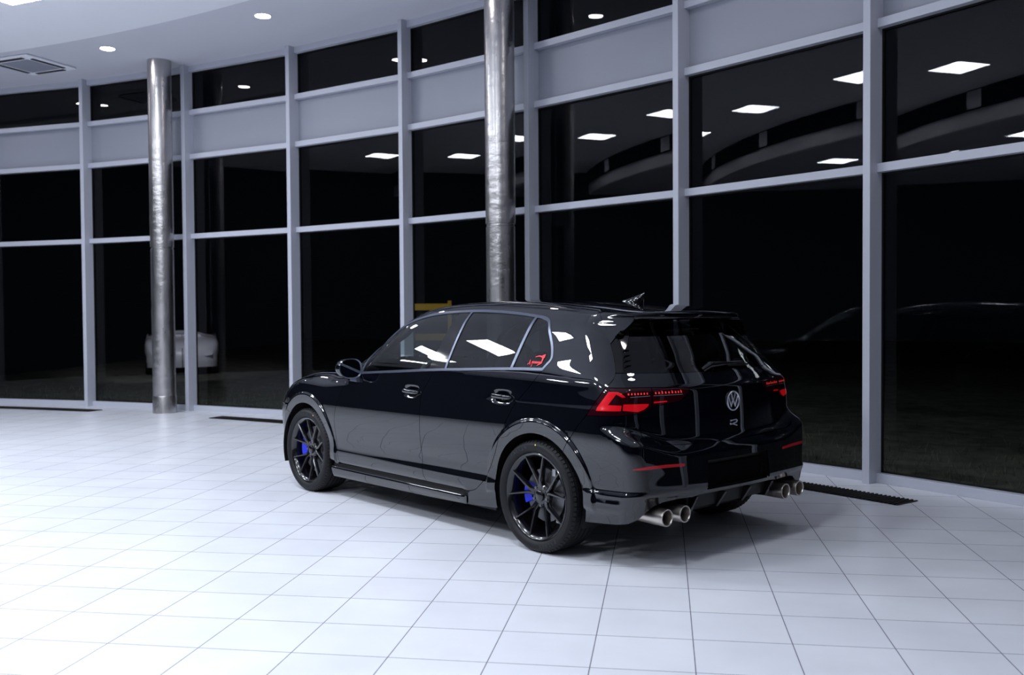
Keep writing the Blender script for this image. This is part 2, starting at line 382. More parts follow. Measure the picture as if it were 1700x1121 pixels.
# ---- steel columns standing inside the front
def steel_material():
    m = mat('brushed_steel', (.50, .485, .485), .24, metal=1)
    noise_bump(m, 6, .24, .03, 3, (1, 1, 1.6))
    t = nd(m, 'ShaderNodeTexCoord'); n = nd(m, 'ShaderNodeTexNoise'); n.inputs['Scale'].default_value = 5; n.inputs['Detail'].default_value = 5
    mp = nd(m, 'ShaderNodeMapping'); mp.inputs['Scale'].default_value = (3, 3, .6); lk(m, t.outputs['Object'], mp.inputs[0]); lk(m, mp.outputs[0], n.inputs['Vector'])
    r = nd(m, 'ShaderNodeMapRange'); r.inputs[3].default_value = .20; r.inputs[4].default_value = .42; lk(m, n.outputs['Fac'], r.inputs[0]); lk(m, r.outputs[0], bsdf(m).inputs['Roughness'])
    return m
MS = steel_material()
for ang, lab in ((64.31, 'tall brushed steel column near the left end of the glass wall, standing on the tiled floor'),
                 (48.22, 'tall brushed steel column rising behind the roof of the black car'), (80.4, None), (32.15, None)):
    if lab is None: continue
    c = empty('steel_column', pol(20.63, ang)); tag(c, lab, 'column', 'steel columns along the glass wall')
    mb = MB(); mb.lathe([(.150, .24), (.157, .245), (.157, 2.30), (.150, 2.305), (.150, 2.33)], 56); mb.build('lower_sleeve', MS, c, True, auto=.7)
    mb = MB(); mb.lathe([(.150, 2.33), (.161, 2.335), (.161, 4.94)], 56); mb.build('upper_sleeve', MS, c, True, auto=.7)
    mb = MB(); mb.lathe([(.163, 0), (.163, .235), (.160, .245), (.150, .245)], 56); mb.build('base_ring', MS, c, True, auto=.7)

# ---- floor grilles along the front
def floor_grille(a0, a1, lab, square=True):
    g = empty('floor_grille', pol(20.45, (a0+a1)/2)); tag(g, lab, 'floor grille', 'floor grilles along the glass wall')
    o = g.location; N = 6; V = []; Fc = []
    js = [a0 + (a1-a0)*i/N for i in range(N+1)]
    for a in js: V += [pol(20.32, a, .003)-o, pol(20.58, a, .003)-o]
    for i in range(N): Fc.append((2*i, 2*i+2, 2*i+3, 2*i+1) if a1 > a0 else (2*i+1, 2*i+3, 2*i+2, 2*i))
    mobj('grille_frame', V, Fc, M['darkgap'], g)
    mb = MB()
    n = int(abs(a1-a0)*20.45*PI/180/.035)
    for i in range(n+1):
        a = a0 + (a1-a0)*i/n; P = pol(20.45, a, .006)-o; nr = pol(1, a)-pol(0, a); tr = Vector((-nr.y, nr.x, 0)); mb.obox(P, tr*.006, nr*.128, Z*.0035)
    mb.build('slats', M['grillef'], g)
floor_grille(61.1, 51.4, 'dark floor grille running behind the front of the black car')
floor_grille(45.0, 35.4, 'dark floor grille beside the rear bumper of the black car, before the right windows')
floor_grille(77.2, 67.5, 'dark floor grille at the far left, to the left of the steel column')

# ---- ceiling lights
def led(c, rz, lab, group=None):
    e = empty('ceiling_panel_light', c, rz); tag(e, lab, 'ceiling light', group)
    h = .31; mb = MB()
    for s in (-1, 1):
        mb.box(-h-.012, h+.012, s*h-.012, s*h+.012, -.012, 0); mb.box(s*h-.012, s*h+.012, -h, h, -.012, 0)
    mb.build('frame', M['white'], e)
    mobj('diffuser', [(-h, -h, -.008), (h, -h, -.008), (h, h, -.008), (-h, h, -.008)], [(0, 3, 2, 1)], M['led'], e)
    return e
TLP = Vector((-5.43, 10.50, 4.88))
RL = 'square white ceiling light panel seen only mirrored in the glass wall'
for R0, z0, aa in ((17.45, 4.88, 60.0), (15.2, 4.88, 59.5), (12.4, 4.33, 66.0), (10.0, 4.33, 29.2)):
    st = 9.2 if R0 > 12 else (9.2 if R0 > 9 else 13.8)
    for k in range(-10, 6):
        a = aa + st*k
        if not (29 < a < 86) or (R0 == 17.45 and k) or (R0 == 12.4 and k > 0) or (R0 == 10 and k > 0): continue
        direct = R0 == 17.45
        led(TLP if direct else pol(R0, a, z0), math.radians(-25 if direct else a), 'square white ceiling light panel cut by the top left corner of the picture' if direct else RL, 'square ceiling light panels')
def downlight(c, lab):
    e = empty('recessed_downlight', c); tag(e, lab, 'ceiling light', 'round downlights near the glass wall')
    mb = MB(); mb.lathe([(.088, -.001), (.105, -.004), (.108, 0)], 32); mb.build('trim_ring', M['white'], e, True)
    mb = MB(); mb.lathe([(.0, -.003), (.088, -.003)], 32); mb.build('lens', M['dl'], e)
for k in range(-9, 5):
    a = 64.70 + 8.03*k
    lab = {0: 'round glowing downlight above and left of the left steel column', -1: 'round glowing downlight near the top of the picture, right of the left steel column'}.get(k, 'round ceiling downlight seen only mirrored in the top panes')
    downlight(pol(19.86, a, 4.94), lab)
# ---- air conditioning cassette in the ceiling
e = empty('air_conditioning_cassette', (-6.77, 13.68, 4.938), math.radians(-23)); tag(e, 'square air conditioning cassette set in the ceiling at the upper left', 'air vent')
mb = MB(); mb.box(-.42, .42, -.42, .42, -.03, -.001); mb.build('panel', M['ceil'], e, bevel=.01)
mb = MB(); mb.box(-.27, .27, -.27, .27, -.038, -.03); mb.build('centre_grille', M['spandrel'], e, bevel=.006)
for i in range(4):
    mb = MB(); R4 = Matrix.Rotation(i*PI/2, 4, 'Z'); mb.obox(R4 @ Vector((0, .345, -.033)), R4 @ Vector((.27, 0, 0)), R4 @ Vector((0, .028, 0)), (0, 0, .006)); mb.build('air_slot', M['slot'], e)

# ================================================================ OUTSIDE
def grass_material():
    m = mat('night_grass', (.02, .03, .015), .95)
    t = nd(m, 'ShaderNodeTexCoord'); n = nd(m, 'ShaderNodeTexNoise'); n.inputs['Scale'].default_value = 3.5; n.inputs['Detail'].default_value = 8; n.inputs['Roughness'].default_value = .7
    lk(m, t.outputs['Object'], n.inputs['Vector']); cr = nd(m, 'ShaderNodeValToRGB'); cr.color_ramp.elements[0].position = .35; cr.color_ramp.elements[1].position = .68
    cr.color_ramp.elements[0].color = (.018, .022, .013, 1); cr.color_ramp.elements[1].color = (.13, .13, .09, 1)
    lk(m, n.outputs['Fac'], cr.inputs[0]); lk(m, cr.outputs[0], bsdf(m).inputs['Base Color']); return m
GM = grass_material()
V = []; Fc = []; n = 60
for i in range(n+1):
    a = AL + (AH-AL)*i/n; V += [pol(RF+.28, a, -.12), pol(60, a, -.12)]
for i in range(n): Fc.append((2*i, 2*i+1, 2*i+3, 2*i+2))
struct(mobj('ground', V, Fc, GM))
rg = random.Random(5); V = []; Fc = []
for i in range(9000):
    a = rg.uniform(22, 84); r = RF+.35+abs(rg.gauss(0, 1.7)); P = pol(r, a, -.12)
    cl = .5+.5*math.sin(a*2.3+r*3)*math.sin(a*.9-r*1.7); h = rg.uniform(.03, .11)*(.5+cl); q = rg.uniform(0, 2*PI); d = Vector((math.cos(q), math.sin(q), 0))*.006; le = Vector((rg.uniform(-.05, .05), rg.uniform(-.05, .05), h))
    b = len(V); V += [P-d, P+d, P+le]; Fc.append((b, b+1, b+2))
g = mobj('grass', V, Fc, GM); tag(g, 'dim rough grass growing outside behind the glass wall', 'grass'); g['kind'] = 'stuff'
# yellow barrier standing in the dark outside
e = empty('barrier', (-1.2, 17.2, -.12), math.radians(4)); tag(e, 'yellow steel barrier standing outside in the dark, seen past the car roof', 'barrier')
for zz in (1.08, 1.62):
    mb = MB(); mb.box(-.75, .12, -.03, .03, zz-.07, zz+.05); mb.build('rail', M['yellow'], e, bevel=.01)
for xx in (-.72, .09):
    mb = MB(); mb.box(xx-.035, xx+.035, -.04, .04, 0, 1.72); mb.build('post', M['yellow'], e, bevel=.01)

# pale car parked outside, brightened by an added spot light out of view
def parked_car(loc, rz):
    root = empty('parked_car', loc, rz); tag(root, 'pale car parked outside in the dark, seen just right of the left steel column', 'car')
    S_ = np.linspace(-S5+.01, S5-.01, 150); zs = np.linspace(.2, 1.0, 24); V = []; Fc = []
    for z in zs:
        P = surf(np.abs(S_), np.full(len(S_), z)); P[:, 1] *= np.where(S_ < 0, -1, 1)
        for s in range(len(S_)):
            x, y, zz = P[s]; d = min(abs(x), abs(x-AX_F)); q = .33**2 - d*d
            if q > 0 and abs(y) > .5 and zz < .33+math.sqrt(q): y *= .80
            V.append((x, y, zz))
    n = len(S_)
    for j in range(len(zs)-1):
        for i in range(n-1): Fc.append((j*n+i, (j+1)*n+i, (j+1)*n+i+1, j*n+i+1))
    xs = np.linspace(2.2, 3.42, 16); ys = np.linspace(-.80, .80, 14); b = len(V)
    gx, gy = np.meshgrid(xs, ys, indexing='ij'); V += [tuple(q) for q in top(gx.ravel(), (gy*(1-.25*np.maximum(0, gx-2.9))).ravel())]
    for i in range(15):
        for j in range(13): Fc.append((b+i*14+j, b+(i+1)*14+j, b+(i+1)*14+j+1, b+i*14+j+1))
    mobj('body', V, Fc, M['pale'], root, True)
    xs = np.linspace(-.45, 2.2, 30); ys = np.linspace(-1, 1, 15); V = []; Fc = []
    gx, gy = np.meshgrid(xs, ys*.815, indexing='ij'); V = [(q[0], q[1], max(q[2], 1.0)) for q in top(gx.ravel(), gy.ravel())]
    for i in range(29):
        for j in range(14): Fc.append((i*15+j, (i+1)*15+j, (i+1)*15+j+1, i*15+j+1))
    mobj('glasshouse', V, Fc, M['blackg'], root, True)
    for x in (0, AX_F):
        for sg in (1, -1):
            mb = MB(); mb.lathe([(0, -.01), (.20, -.02), (.22, 0), (.30, 0), (.322, -.02), (.322, -.2), (0, -.2)], 32, Matrix.Translation((x, sg*.87, .322)) @ Matrix.Rotation(-PI/2*sg, 4, 'X')); mb.build('wheel', M['rubber'], root, True, auto=.6)
parked_car((-9.25, 26.9, -.12), math.radians(-70.6))
ld = bpy.data.lights.new('car_fill_spot', 'SPOT'); lo = bpy.data.objects.new('car_fill_spot', ld); COL.objects.link(lo); lo.location = (-6.2, 16.2, 5.6)  # unseen spot added to brighten the parked car
ld.energy = 550; ld.spot_size = math.radians(34); ld.spot_blend = .6; ld.shadow_soft_size = .15; ld.color = (.92, .88, 1)
lo.rotation_euler = (Vector((-8.5, 24.0, .5)) - lo.location).to_track_quat('-Z', 'Y').to_euler()

# ================================================================ THE CAR
car = empty('car', (.7844, 6.0901, 0), 2.2909)
tag(car, 'glossy black five-door hatchback parked on the tiled floor', 'car')

def dens(poly, step):
    out = []; n = len(poly)
    for i in range(n):
        a = np.array(poly[i]); b = np.array(poly[(i+1) % n]); k = max(1, int(math.ceil(np.linalg.norm(b-a)/step)))
        for j in range(k): out.append(a + (b-a)*j/k)
    return np.array(out)
def area(p): x, y = p[:, 0], p[:, 1]; return .5*np.sum(x*np.roll(y, -1) - np.roll(x, -1)*y)
def clean(p):
    keep = [0]
    for i in range(1, len(p)):
        if np.linalg.norm(p[i]-p[keep[-1]]) > 1e-5: keep.append(i)
    if np.linalg.norm(p[keep[-1]]-p[0]) < 1e-5: keep.pop()
    return p[keep]
def inset(p, g):
    """move each vertex of a CCW loop inward by g"""
    if g == 0: return p
    a = np.roll(p, 1, 0); b = np.roll(p, -1, 0); e1 = p-a; e2 = b-p
    e1 /= np.maximum(np.linalg.norm(e1, axis=1, keepdims=True), 1e-9); e2 /= np.maximum(np.linalg.norm(e2, axis=1, keepdims=True), 1e-9)
    n1 = np.stack([-e1[:, 1], e1[:, 0]], 1); n2 = np.stack([-e2[:, 1], e2[:, 0]], 1); n = n1+n2; l = np.linalg.norm(n, axis=1, keepdims=True); n /= np.maximum(l, 1e-9)
    c = np.clip(np.sum(n*n1, 1), .5, 1)[:, None]
    return p + n*g/c
def inside(p, q):
    x, y = q[:, 0], q[:, 1]; r = np.zeros(len(q), bool); n = len(p)
    for i in range(n):
        x1, y1 = p[i]; x2, y2 = p[(i+1) % n]
        if y1 == y2: continue
        m = ((y1 > y) != (y2 > y)) & (x < (x2-x1)*(y-y1)/(y2-y1)+x1); r ^= m
    return r
def segd(p, q):
    d = np.full(len(q), 1e9); n = len(p)
    for i in range(n):
        a = p[i]; b = p[(i+1) % n]; ab = b-a; t = np.clip(((q-a)@ab)/max(ab@ab, 1e-12), 0, 1); d = np.minimum(d, np.linalg.norm(q-(a+t[:, None]*ab), axis=1))
    return d
def chart_map(c):
    P = surf(np.abs(c[:, 0]), c[:, 1]); P[:, 1] *= np.where(c[:, 0] < 0, -1, 1); return P
def top_map(c):
    return top(c[:, 0], c[:, 1])
def panel(name, m, poly, holes=(), off=0.0, thick=.012, gap=.0018, step=.016, parent=None, kind='side', mirror=False, label=None, both=False, hgap=None, interior=True, extra=None):
    loops = []
    for i, lp in enumerate([poly]+list(holes)):
        p = clean(np.array(lp, float))
        if area(p) < 0: p = p[::-1]
        p = clean(dens(p, step)); gg = gap if i == 0 else (-gap if hgap is None else -hgap)
        loops.append(inset(p, gg))
    outer = loops[0]; lo = outer.min(0); hi = outer.max(0)
    pts = [v for lp in loops for v in lp]; nb = len(pts)
    if interior:
        gx = np.arange(lo[0], hi[0], step); gy = np.arange(lo[1], hi[1], step*.87)
        q = np.array([(x + (step/2 if j % 2 else 0), y) for j, y in enumerate(gy) for x in gx])
        ok = inside(outer, q)
        for h in loops[1:]: ok &= ~inside(h, q)
        q = q[ok]
        if extra is not None:
            xq, rr = extra; xr = np.array(S([tuple(v) for v in xq])); c0 = xr[0]; xr = xr[1:]
            q = q[~((np.hypot(q[:, 0]-c0[0], q[:, 1]-c0[1]) > rr[0]-.008) & (np.hypot(q[:, 0]-c0[0], q[:, 1]-c0[1]) < rr[1]+.008) & (q[:, 1] > .28))]
            if kind == 'side' and outer[:, 0].min() < -.5:
                q = q[~((np.hypot(q[:, 0]+c0[0], q[:, 1]-c0[1]) > rr[0]-.008) & (np.hypot(q[:, 0]+c0[0], q[:, 1]-c0[1]) < rr[1]+.008) & (q[:, 1] > .28))]; xr = np.vstack([xr, xr*np.array([-1, 1])])
            xr = xr[inside(outer, xr)]; q = np.vstack([q, xr])
        if len(q):
            d = segd(outer, q)
            for h in loops[1:]: d = np.minimum(d, segd(h, q))
            q = q[d > (step*.5 if extra is None else .004)]; pts += list(q)
    edges = []; st = 0
    for lp in loops:
        k = len(lp); edges += [(st+i, st+(i+1) % k) for i in range(k)]; st += k
    r = delaunay_2d_cdt([Vector((float(a[0]), float(a[1]))) for a in pts], edges, [], 0, 1e-7)
    vc = np.array([(v.x, v.y) for v in r[0]]); F0 = np.array([f for f in r[2] if len(f) == 3])
    cen = vc[F0].mean(1); ok = inside(outer, cen)
    for h in loops[1:]: ok &= ~inside(h, cen)
    F0 = F0[ok]
    mp = chart_map if kind == 'side' else top_map
    P = mp(vc); N = normal(P); P = P + N*off
    V = list(P); NN = list(N); Fc = []
    # consistent orientation
    tri = P[F0]; nr = np.cross(tri[:, 1]-tri[:, 0], tri[:, 2]-tri[:, 0]); fl = np.sum(nr*N[F0].mean(1), 1) < 0
    F0[fl] = F0[fl][:, ::-1]; Fc += [tuple(f) for f in F0]
    if thick:
        for lp in loops:
            B = mp(lp); Nb = normal(B); B = B + Nb*off; D = B - Nb*thick; k = len(lp); b0 = len(V)
            T_ = np.roll(B, -1, 0) - np.roll(B, 1, 0); on = np.cross(T_, Nb); on /= np.maximum(np.linalg.norm(on, axis=1, keepdims=True), 1e-9)
            if area(lp) < 0: on = -on
            V += list(B) + list(D); NN += list(on) + list(on)
            for i in range(k):
                j = (i+1) % k; Fc.append((b0+i, b0+k+i, b0+k+j, b0+j))
    V = np.array(V); NN = np.array(NN)
    res = []
    for sgn in ((1, -1) if both else ((-1,) if mirror else (1,))):
        V2 = V.copy(); N2 = NN.copy(); F2 = Fc
        if sgn < 0: V2[:, 1] *= -1; N2[:, 1] *= -1; F2 = [f[::-1] for f in Fc]
        res.append(mobj(name, V2, F2, m, parent or car, True, N2, label))
    return res
S = side_pts
def circ(cx, cz, r, a0, a1, n=40): return [(cx + r*math.cos(math.radians(a0+(a1-a0)*i/n)), cz + r*math.sin(math.radians(a0+(a1-a0)*i/n))) for i in range(n+1)]
def smooth(pts, n=6):
    """Catmull-Rom through the points"""
    p = [np.array(q, float) for q in pts]; p = [2*p[0]-p[1]] + p + [2*p[-1]-p[-2]]; out = []
    for i in range(1, len(p)-2):
        for j in range(n):
            t = j/n; out.append(tuple(.5*((2*p[i]) + (-p[i-1]+p[i+1])*t + (2*p[i-1]-5*p[i]+4*p[i+1]-p[i+2])*t*t + (-p[i-1]+3*p[i]-3*p[i+1]+p[i+2])*t**3)))
    out.append(tuple(p[-2])); return out

# --- shared outlines (side view x,z)
BELT = smooth([(2.135, .930), (1.882, .947), (1.426, .977), (1.007, 1.004), (.536, 1.027), (.25, 1.040), (-.020, 1.047)])
RAIL = smooth([(2.150, .948), (2.08, 1.002), (1.981, 1.070), (1.842, 1.160), (1.624, 1.272), (1.432, 1.342), (1.226, 1.382), (.927, 1.400), (.636, 1.398), (.356, 1.381), (.157, 1.361)]) + \
       smooth([(.157, 1.361), (.105, 1.348), (.069, 1.325), (.040, 1.285)], 4)[1:] + smooth([(.040, 1.285), (-.032, 1.195), (-.063, 1.128), (-.060, 1.10)], 4)[1:]
RAIL2 = [p for p in RAIL if True]
DLO = S(BELT[::-1])[::-1][::-1]
DLO = S(list(reversed(BELT))) + S(RAIL[1:])            # rear-bottom -> front tip -> over the top -> rear
BODYTOP = smooth([(2.24, .952), (2.13, 1.022), (1.981, 1.118), (1.842, 1.206), (1.624, 1.312), (1.432, 1.376), (1.226, 1.410), (.927, 1.428), (.636, 1.427), (.356, 1.414), (.10, 1.400), (-.05, 1.390)])
BT = S(BODYTOP) + [(.889, 1.379)]
HATCH = smooth([(.889, 1.379), (.798, 1.29), (.765, 1.199), (.752, 1.11), (.756, 1.048), (.778, 1.011), (.813, .975)], 5)
LIGHT = [(.909, .822), (.861, .898), (.813, .975), (.581, .970), (.586, .866), (.646, .832), (.754, .826)]
QSPL = [(.909, .822), (.974, .741), (1.045, .634)]
ARX, ARZ, ARR = -.018, .322, .368
AFX = AX_F + .012
def ch(p): return S(p)
# rear arch: angles measured in side view, 0 = forwards
a_q = math.degrees(math.atan2(.634-ARZ, -.264-ARX))     # where the bumper line meets the arch
arch_front = ch(circ(ARX, ARZ, ARR, a_q, -17, 46))        # over the top down to the sill
arch_back = ch(circ(ARX, ARZ, ARR, a_q, 193, 24))
REARDOOR = smooth([(-.020, 1.047), (.022, .995), (.086, .922), (.150, .862), (.196, .800), (.240, .73), (.277, .656), (.33, .54), (.391, .444), (.44, .378), (.493, .328), (.545, .292), (.60, .276)], 4)
SPLIT = smooth([(.998, 1.004), (1.045, .925), (1.080, .880), (1.097, .840), (1.102, .74), (1.102, .624), (1.100, .50), (1.099, .389), (1.085, .32), (1.060, .272)], 4)
FRONTD = smooth([(2.075, .934), (2.035, .890), (2.07, .84), (2.14, .74), (2.184, .621), (2.182, .45), (2.165, .33), (2.150, .268)], 4)
# --- body panels
def rings(cx):
    pts = [(cx, ARZ)]
    for r in (.424, .431, .437, .4415, .446, .4505, .455, .461): pts += [q for q in circ(cx, ARZ, r, 0, 359, 260) if q[1] > .28]
    return pts, (.424, .461)
quarter = ch(list(reversed(REARDOOR))) + ch(list(reversed(RAIL)))[0:] + BT + HATCH[1:] + [LIGHT[1], LIGHT[0]] + QSPL[1:] + arch_front + ch([(.350, .203), (.615, .190), (.615, .262)])
panel('quarter_panel', M['paint'], quarter, both=True, extra=rings(ARX))
belt_f = [p for p in BELT if 1.0 <= p[0] <= 2.08]; belt_r = [p for p in BELT if -.02 <= p[0] < .998]
fd = ch(belt_f) + ch(SPLIT) + ch([(1.5, .270)]) + ch(list(reversed(FRONTD)))
doorF = panel('front_door', M['paint'], fd, both=True)
rd = ch([(.998, 1.004)] + belt_r) + ch(REARDOOR[1:]) + ch([(.80, .274)]) + ch(list(reversed(SPLIT[1:])))
doorR = panel('rear_door', M['paint'], rd, both=True, extra=rings(ARX))
arch_ff = ch(circ(AFX, ARZ, ARR, 47, 189, 50))
fender = arch_ff + ch([(2.272, .262), (2.150, .264)]) + ch(list(reversed(FRONTD))[1:]) + ch([(2.150, .948), (2.24, .952), (2.35, .930), (2.5, .905), (2.8, .862), (2.94, .828), (2.95, .66), (2.94, .615)])
panel('fender', M['paint'], fender, both=True, extra=rings(AFX))
sF = S3 + .33
bumperF = ch(circ(AFX, ARZ, ARR, 47, -17, 20)) + [(S3+.20, .20), (S4, .17), (S5, .17), (S5, .655), (S4, .655), (sF, .655)] + ch([(2.95, .655), (2.94, .615)])
panel('front_bumper', M['paint'], bumperF, both=True)
panel('headlamp', M['blackg'], ch([(2.95, .665), (2.95, .822)]) + [(S3+.15, .775), (S3+.45, .745), (S4+.05, .725), (S4+.05, .665)], both=True)
panel('radiator_grille', M['black'], [(S4+.06, .665), (S5+.39, .665), (S5+.39, .72), (S4+.06, .72)], thick=.01)
panel('side_skirt', M['paint'], ch([(2.252, .240), (1.2, .240), (.622, .240), (.622, .190), (1.0, .180), (2.252, .166)]), both=True, off=.006, thick=.03, gap=.001)
panel('rocker', M['black'], ch([(2.26, .27), (.36, .27), (.36, .20), (2.26, .17)]), both=True, off=-.012, thick=0, interior=True, step=.03)
# --- rear end
gate_half = [(0, 1.036), (.30, 1.039), (.60, 1.045), (.712, 1.047), (.756, 1.048), (.778, 1.011), (.813, .975), (.581, .970), (.355, .962), (.345, .953), (.352, .934), (.412, .888), (.586, .866), (.646, .832), (.650, .77), (.651, .712), (.640, .692), (.618, .676), (.568, .660), (.45, .653), (.3, .651), (0, .650)]
def sym(h): return h + [(-s, z) for s, z in reversed(h) if s > 0]
gate = panel('tailgate', M['paint'], sym(gate_half), step=.014)[0]
glass_half = [(0, 1.036), (.30, 1.039), (.60, 1.045), (.700, 1.047), (.705, 1.075), (.695, 1.12), (.65, 1.175), (.56, 1.245), (.50, 1.29), (.47, 1.318), (.44, 1.326), (0, 1.330)]
rw = panel('rear_window', M['glassd'], sym(glass_half), off=-.003, thick=.004)[0]
panel('rear_window_side_fin', M['blackg'], [(.756, 1.048), (.752, 1.11), (.765, 1.199), (.768, 1.203), (.700, 1.245), (.62, 1.287), (.545, 1.325), (.50, 1.331), (.44, 1.327), (.47, 1.318), (.50, 1.29), (.56, 1.245), (.65, 1.175), (.695, 1.12), (.705, 1.075), (.700, 1.047)], both=True, step=.012)
# vent slots down the side of the glass
for sg in (1, -1):
    for i in range(4):
        s0 = .678 - .012*i*0; zc = 1.085 + .027*i; c = chart_map(np.array([[sg*(.668-.006*i), zc]])); nrm = normal(c)[0]
        mb = MB(); mb.obox(c[0]+nrm*.002, (0, .022, 0), (.002, 0, .001), nrm*.004); mb.build('window_louvre', M['blackg'], rw, bevel=.002)
# spoiler
lip = [(0, 1.333), (.44, 1.331), (.50, 1.334), (.545, 1.328), (.62, 1.290), (.700, 1.248), (.768, 1.206), (.780, 1.24), (.798, 1.29), (.842, 1.338), (.885, 1.379), (.80, 1.383), (.66, 1.374), (.52, 1.366), (0, 1.362)]
spo = panel('spoiler', M['paint'], sym(lip), gap=.0, step=.010, thick=.0)[0]
def P3(c): return chart_map(np.array(c, float))
edge = P3([(s, z) for s, z in [(0, 1.362), (.2, 1.363), (.40, 1.3645), (.52, 1.366), (.66, 1.374), (.80, 1.383), (.885, 1.382)]])
front_y = np.linspace(edge[-1, 1], 0, 12); frx = edge[-1, 0] + .05*(1-(front_y/edge[-1, 1])**2)
poly = [(x+.0015, y) for x, y in edge[:, :2]] + [(x, y) for x, y in zip(frx, front_y)]
poly = poly + [(x, -y) for x, y in reversed(poly) if y > 1e-6]
panel('spoiler_top', M['paint'], poly, kind='top', parent=spo, step=.018, gap=.001)
# roof
bt3 = P3(BT); bt3 = bt3[np.argsort(-bt3[:, 0])]
def by(x): return float(np.interp(-x, -bt3[:, 0], bt3[:, 1]))
wy = np.linspace(1, 0, 14)
wt = 1.30                                                 # windscreen top centre x
xs = [x for x in np.arange(-.19, 1.16, .05)]
side_edge = [(x, by(x)) for x in xs]; xe = 1.16; ye = by(xe)
frontedge = [(wt - (wt-xe)*(y/ye)**2, y) for y in np.linspace(ye, 0, 14)]
backedge = [(x+.003, y) for x, y in zip(frx, front_y)][::-1]
half = backedge + [(x, y) for x, y in side_edge if x > backedge[-1][0]+.02] + frontedge
roof = panel('roof', M['paint'], half + [(x, -y) for x, y in reversed(half) if y > 1e-6], kind='top', step=.03, gap=.001)[0]
# windscreen and pillars
cow = 2.20
def wy_edge(x): return by(x) - .055
xs2 = np.linspace(xe-.0, 2.06, 16)
wedge = [(x, wy_edge(x)) for x in xs2]
wf = [(wt - (wt-xe)*(y/ye)**2, y) for y in np.linspace(0, wedge[0][1], 12)]
wb = [(2.06 + (cow+.08-2.06)*(1-(y/wedge[-1][1])**2), y) for y in np.linspace(wedge[-1][1], 0, 12)]
half = wf + wedge + wb
panel('windscreen', M['glassf'], half + [(x, -y) for x, y in reversed(half) if y > 1e-6], kind='top', step=.035, gap=.002, off=-.003, thick=.004)
pil = [(x, by(x)) for x in xs2] + list(reversed(wedge))
panel('front_pillar', M['paint'], pil, kind='top', step=.02, both=True, gap=.0005)
hy = lambda x: float(np.interp(x, [2.06, 2.24, 2.35, 2.5, 2.8, 2.94], [by(2.06), .80, .80, .795, .785, .77]))
fz = [(2.24, .952), (2.35, .930), (2.5, .905), (2.8, .862), (2.94, .828)]
fe = P3(S(fz)); front = P3([(S3+.15, .780), (S3+.45, .752), (S4+.05, .735), (S4+.25, .73), (S5, .73)])
half = [(2.30, 0), (2.28, .3), (2.22, .55), (2.16, .70), (2.15, by(2.15)-.004)] + [(a[0], a[1]) for a in fe] + [(a[0], max(a[1], 0)) for a in front]
half = [q for i, q in enumerate(half) if i == 0 or np.hypot(q[0]-half[i-1][0], q[1]-half[i-1][1]) > 1e-3]
half = half[::-1]
panel('bonnet', M['paint'], half + [(x, -y) for x, y in reversed(half) if y > 1e-3], kind='top', step=.035)
# --- window band
def ring(o, g): return inset(clean(np.array(o)), g)
D = clean(np.array(DLO)); D = D if area(D) > 0 else D[::-1]; D = clean(dens(D, .02))
Din = inset(D, .0155)
trim = panel('window_trim', M['trim'], D, holes=[Din], off=.002, thick=.006, gap=0, hgap=0, step=.02, both=True, interior=False)
def cut(x0, z0, x1, z1):
    """line in side view as chart points"""
    return S([(x0, z0), (x1, z1)])
Dl = Din
def clipx(poly, pa, pb, keep_front):
    """clip a chart polygon by the line pa-pb"""
    out = []; pa = np.array(pa); pb = np.array(pb); nrm = np.array([-(pb-pa)[1], (pb-pa)[0]]);
    if nrm[0] < 0: nrm = -nrm
    if not keep_front: nrm = -nrm
    f = (poly-pa)@nrm
    for i in range(len(poly)):
        j = (i+1) % len(poly); a, b = poly[i], poly[j]
        if f[i] >= 0: out.append(a)
        if (f[i] >= 0) != (f[j] >= 0): t = f[i]/(f[i]-f[j]); out.append(a+(b-a)*t)
    return np.array(out)
def between(l1, l2):
    p = Dl
    if l1 is not None: p = clipx(p, *l1, keep_front=False)     # behind line 1
    if l2 is not None: p = clipx(p, *l2, keep_front=True)      # ahead of line 2
    return p
LA = S([(1.842, .952), (1.835, 1.150)]); LA2 = S([(1.862, .951), (1.855, 1.145)])
LB = S([(1.060, 1.000), (.972, 1.385)]); LB2 = S([(.890, 1.010), (.862, 1.385)]); LB3 = S([(.872, 1.010), (.843, 1.385)])
LC = S([(.262, 1.035), (.222, 1.36)]); LC2 = S([(.240, 1.036), (.200, 1.36)])
for sgn in (False, True):
    kw = dict(mirror=sgn)
    tr = trim[1 if sgn else 0]
    panel('mirror_sail', M['blackg'], between(None, LA2), gap=0, off=0, **kw)
    panel('window_divider', M['trim'], between(LA2, LA), gap=0, off=.002, thick=.006, parent=tr, interior=False, **kw)
    panel('front_side_window', M['glassf'], between(LA, LB), gap=0, off=-.003, thick=.004, **kw)
    panel('middle_pillar', M['blackg'], between(LB, LB2), gap=0, off=-.001, **kw)
    panel('window_divider', M['trim'], between(LB2, LB3), gap=0, off=.002, thick=.006, parent=tr, interior=False, **kw)
    panel('rear_side_window', M['glassd'], between(LB3, LC), gap=0, off=-.003, thick=.004, **kw)
    panel('window_divider', M['trim'], between(LC, LC2), gap=0, off=.002, thick=.006, parent=tr, interior=False, **kw)
    qw = panel('quarter_window', M['glassd'], between(LC2, None), gap=0, off=-.003, thick=.004, **kw)[0]
    if not sgn: QW = qw
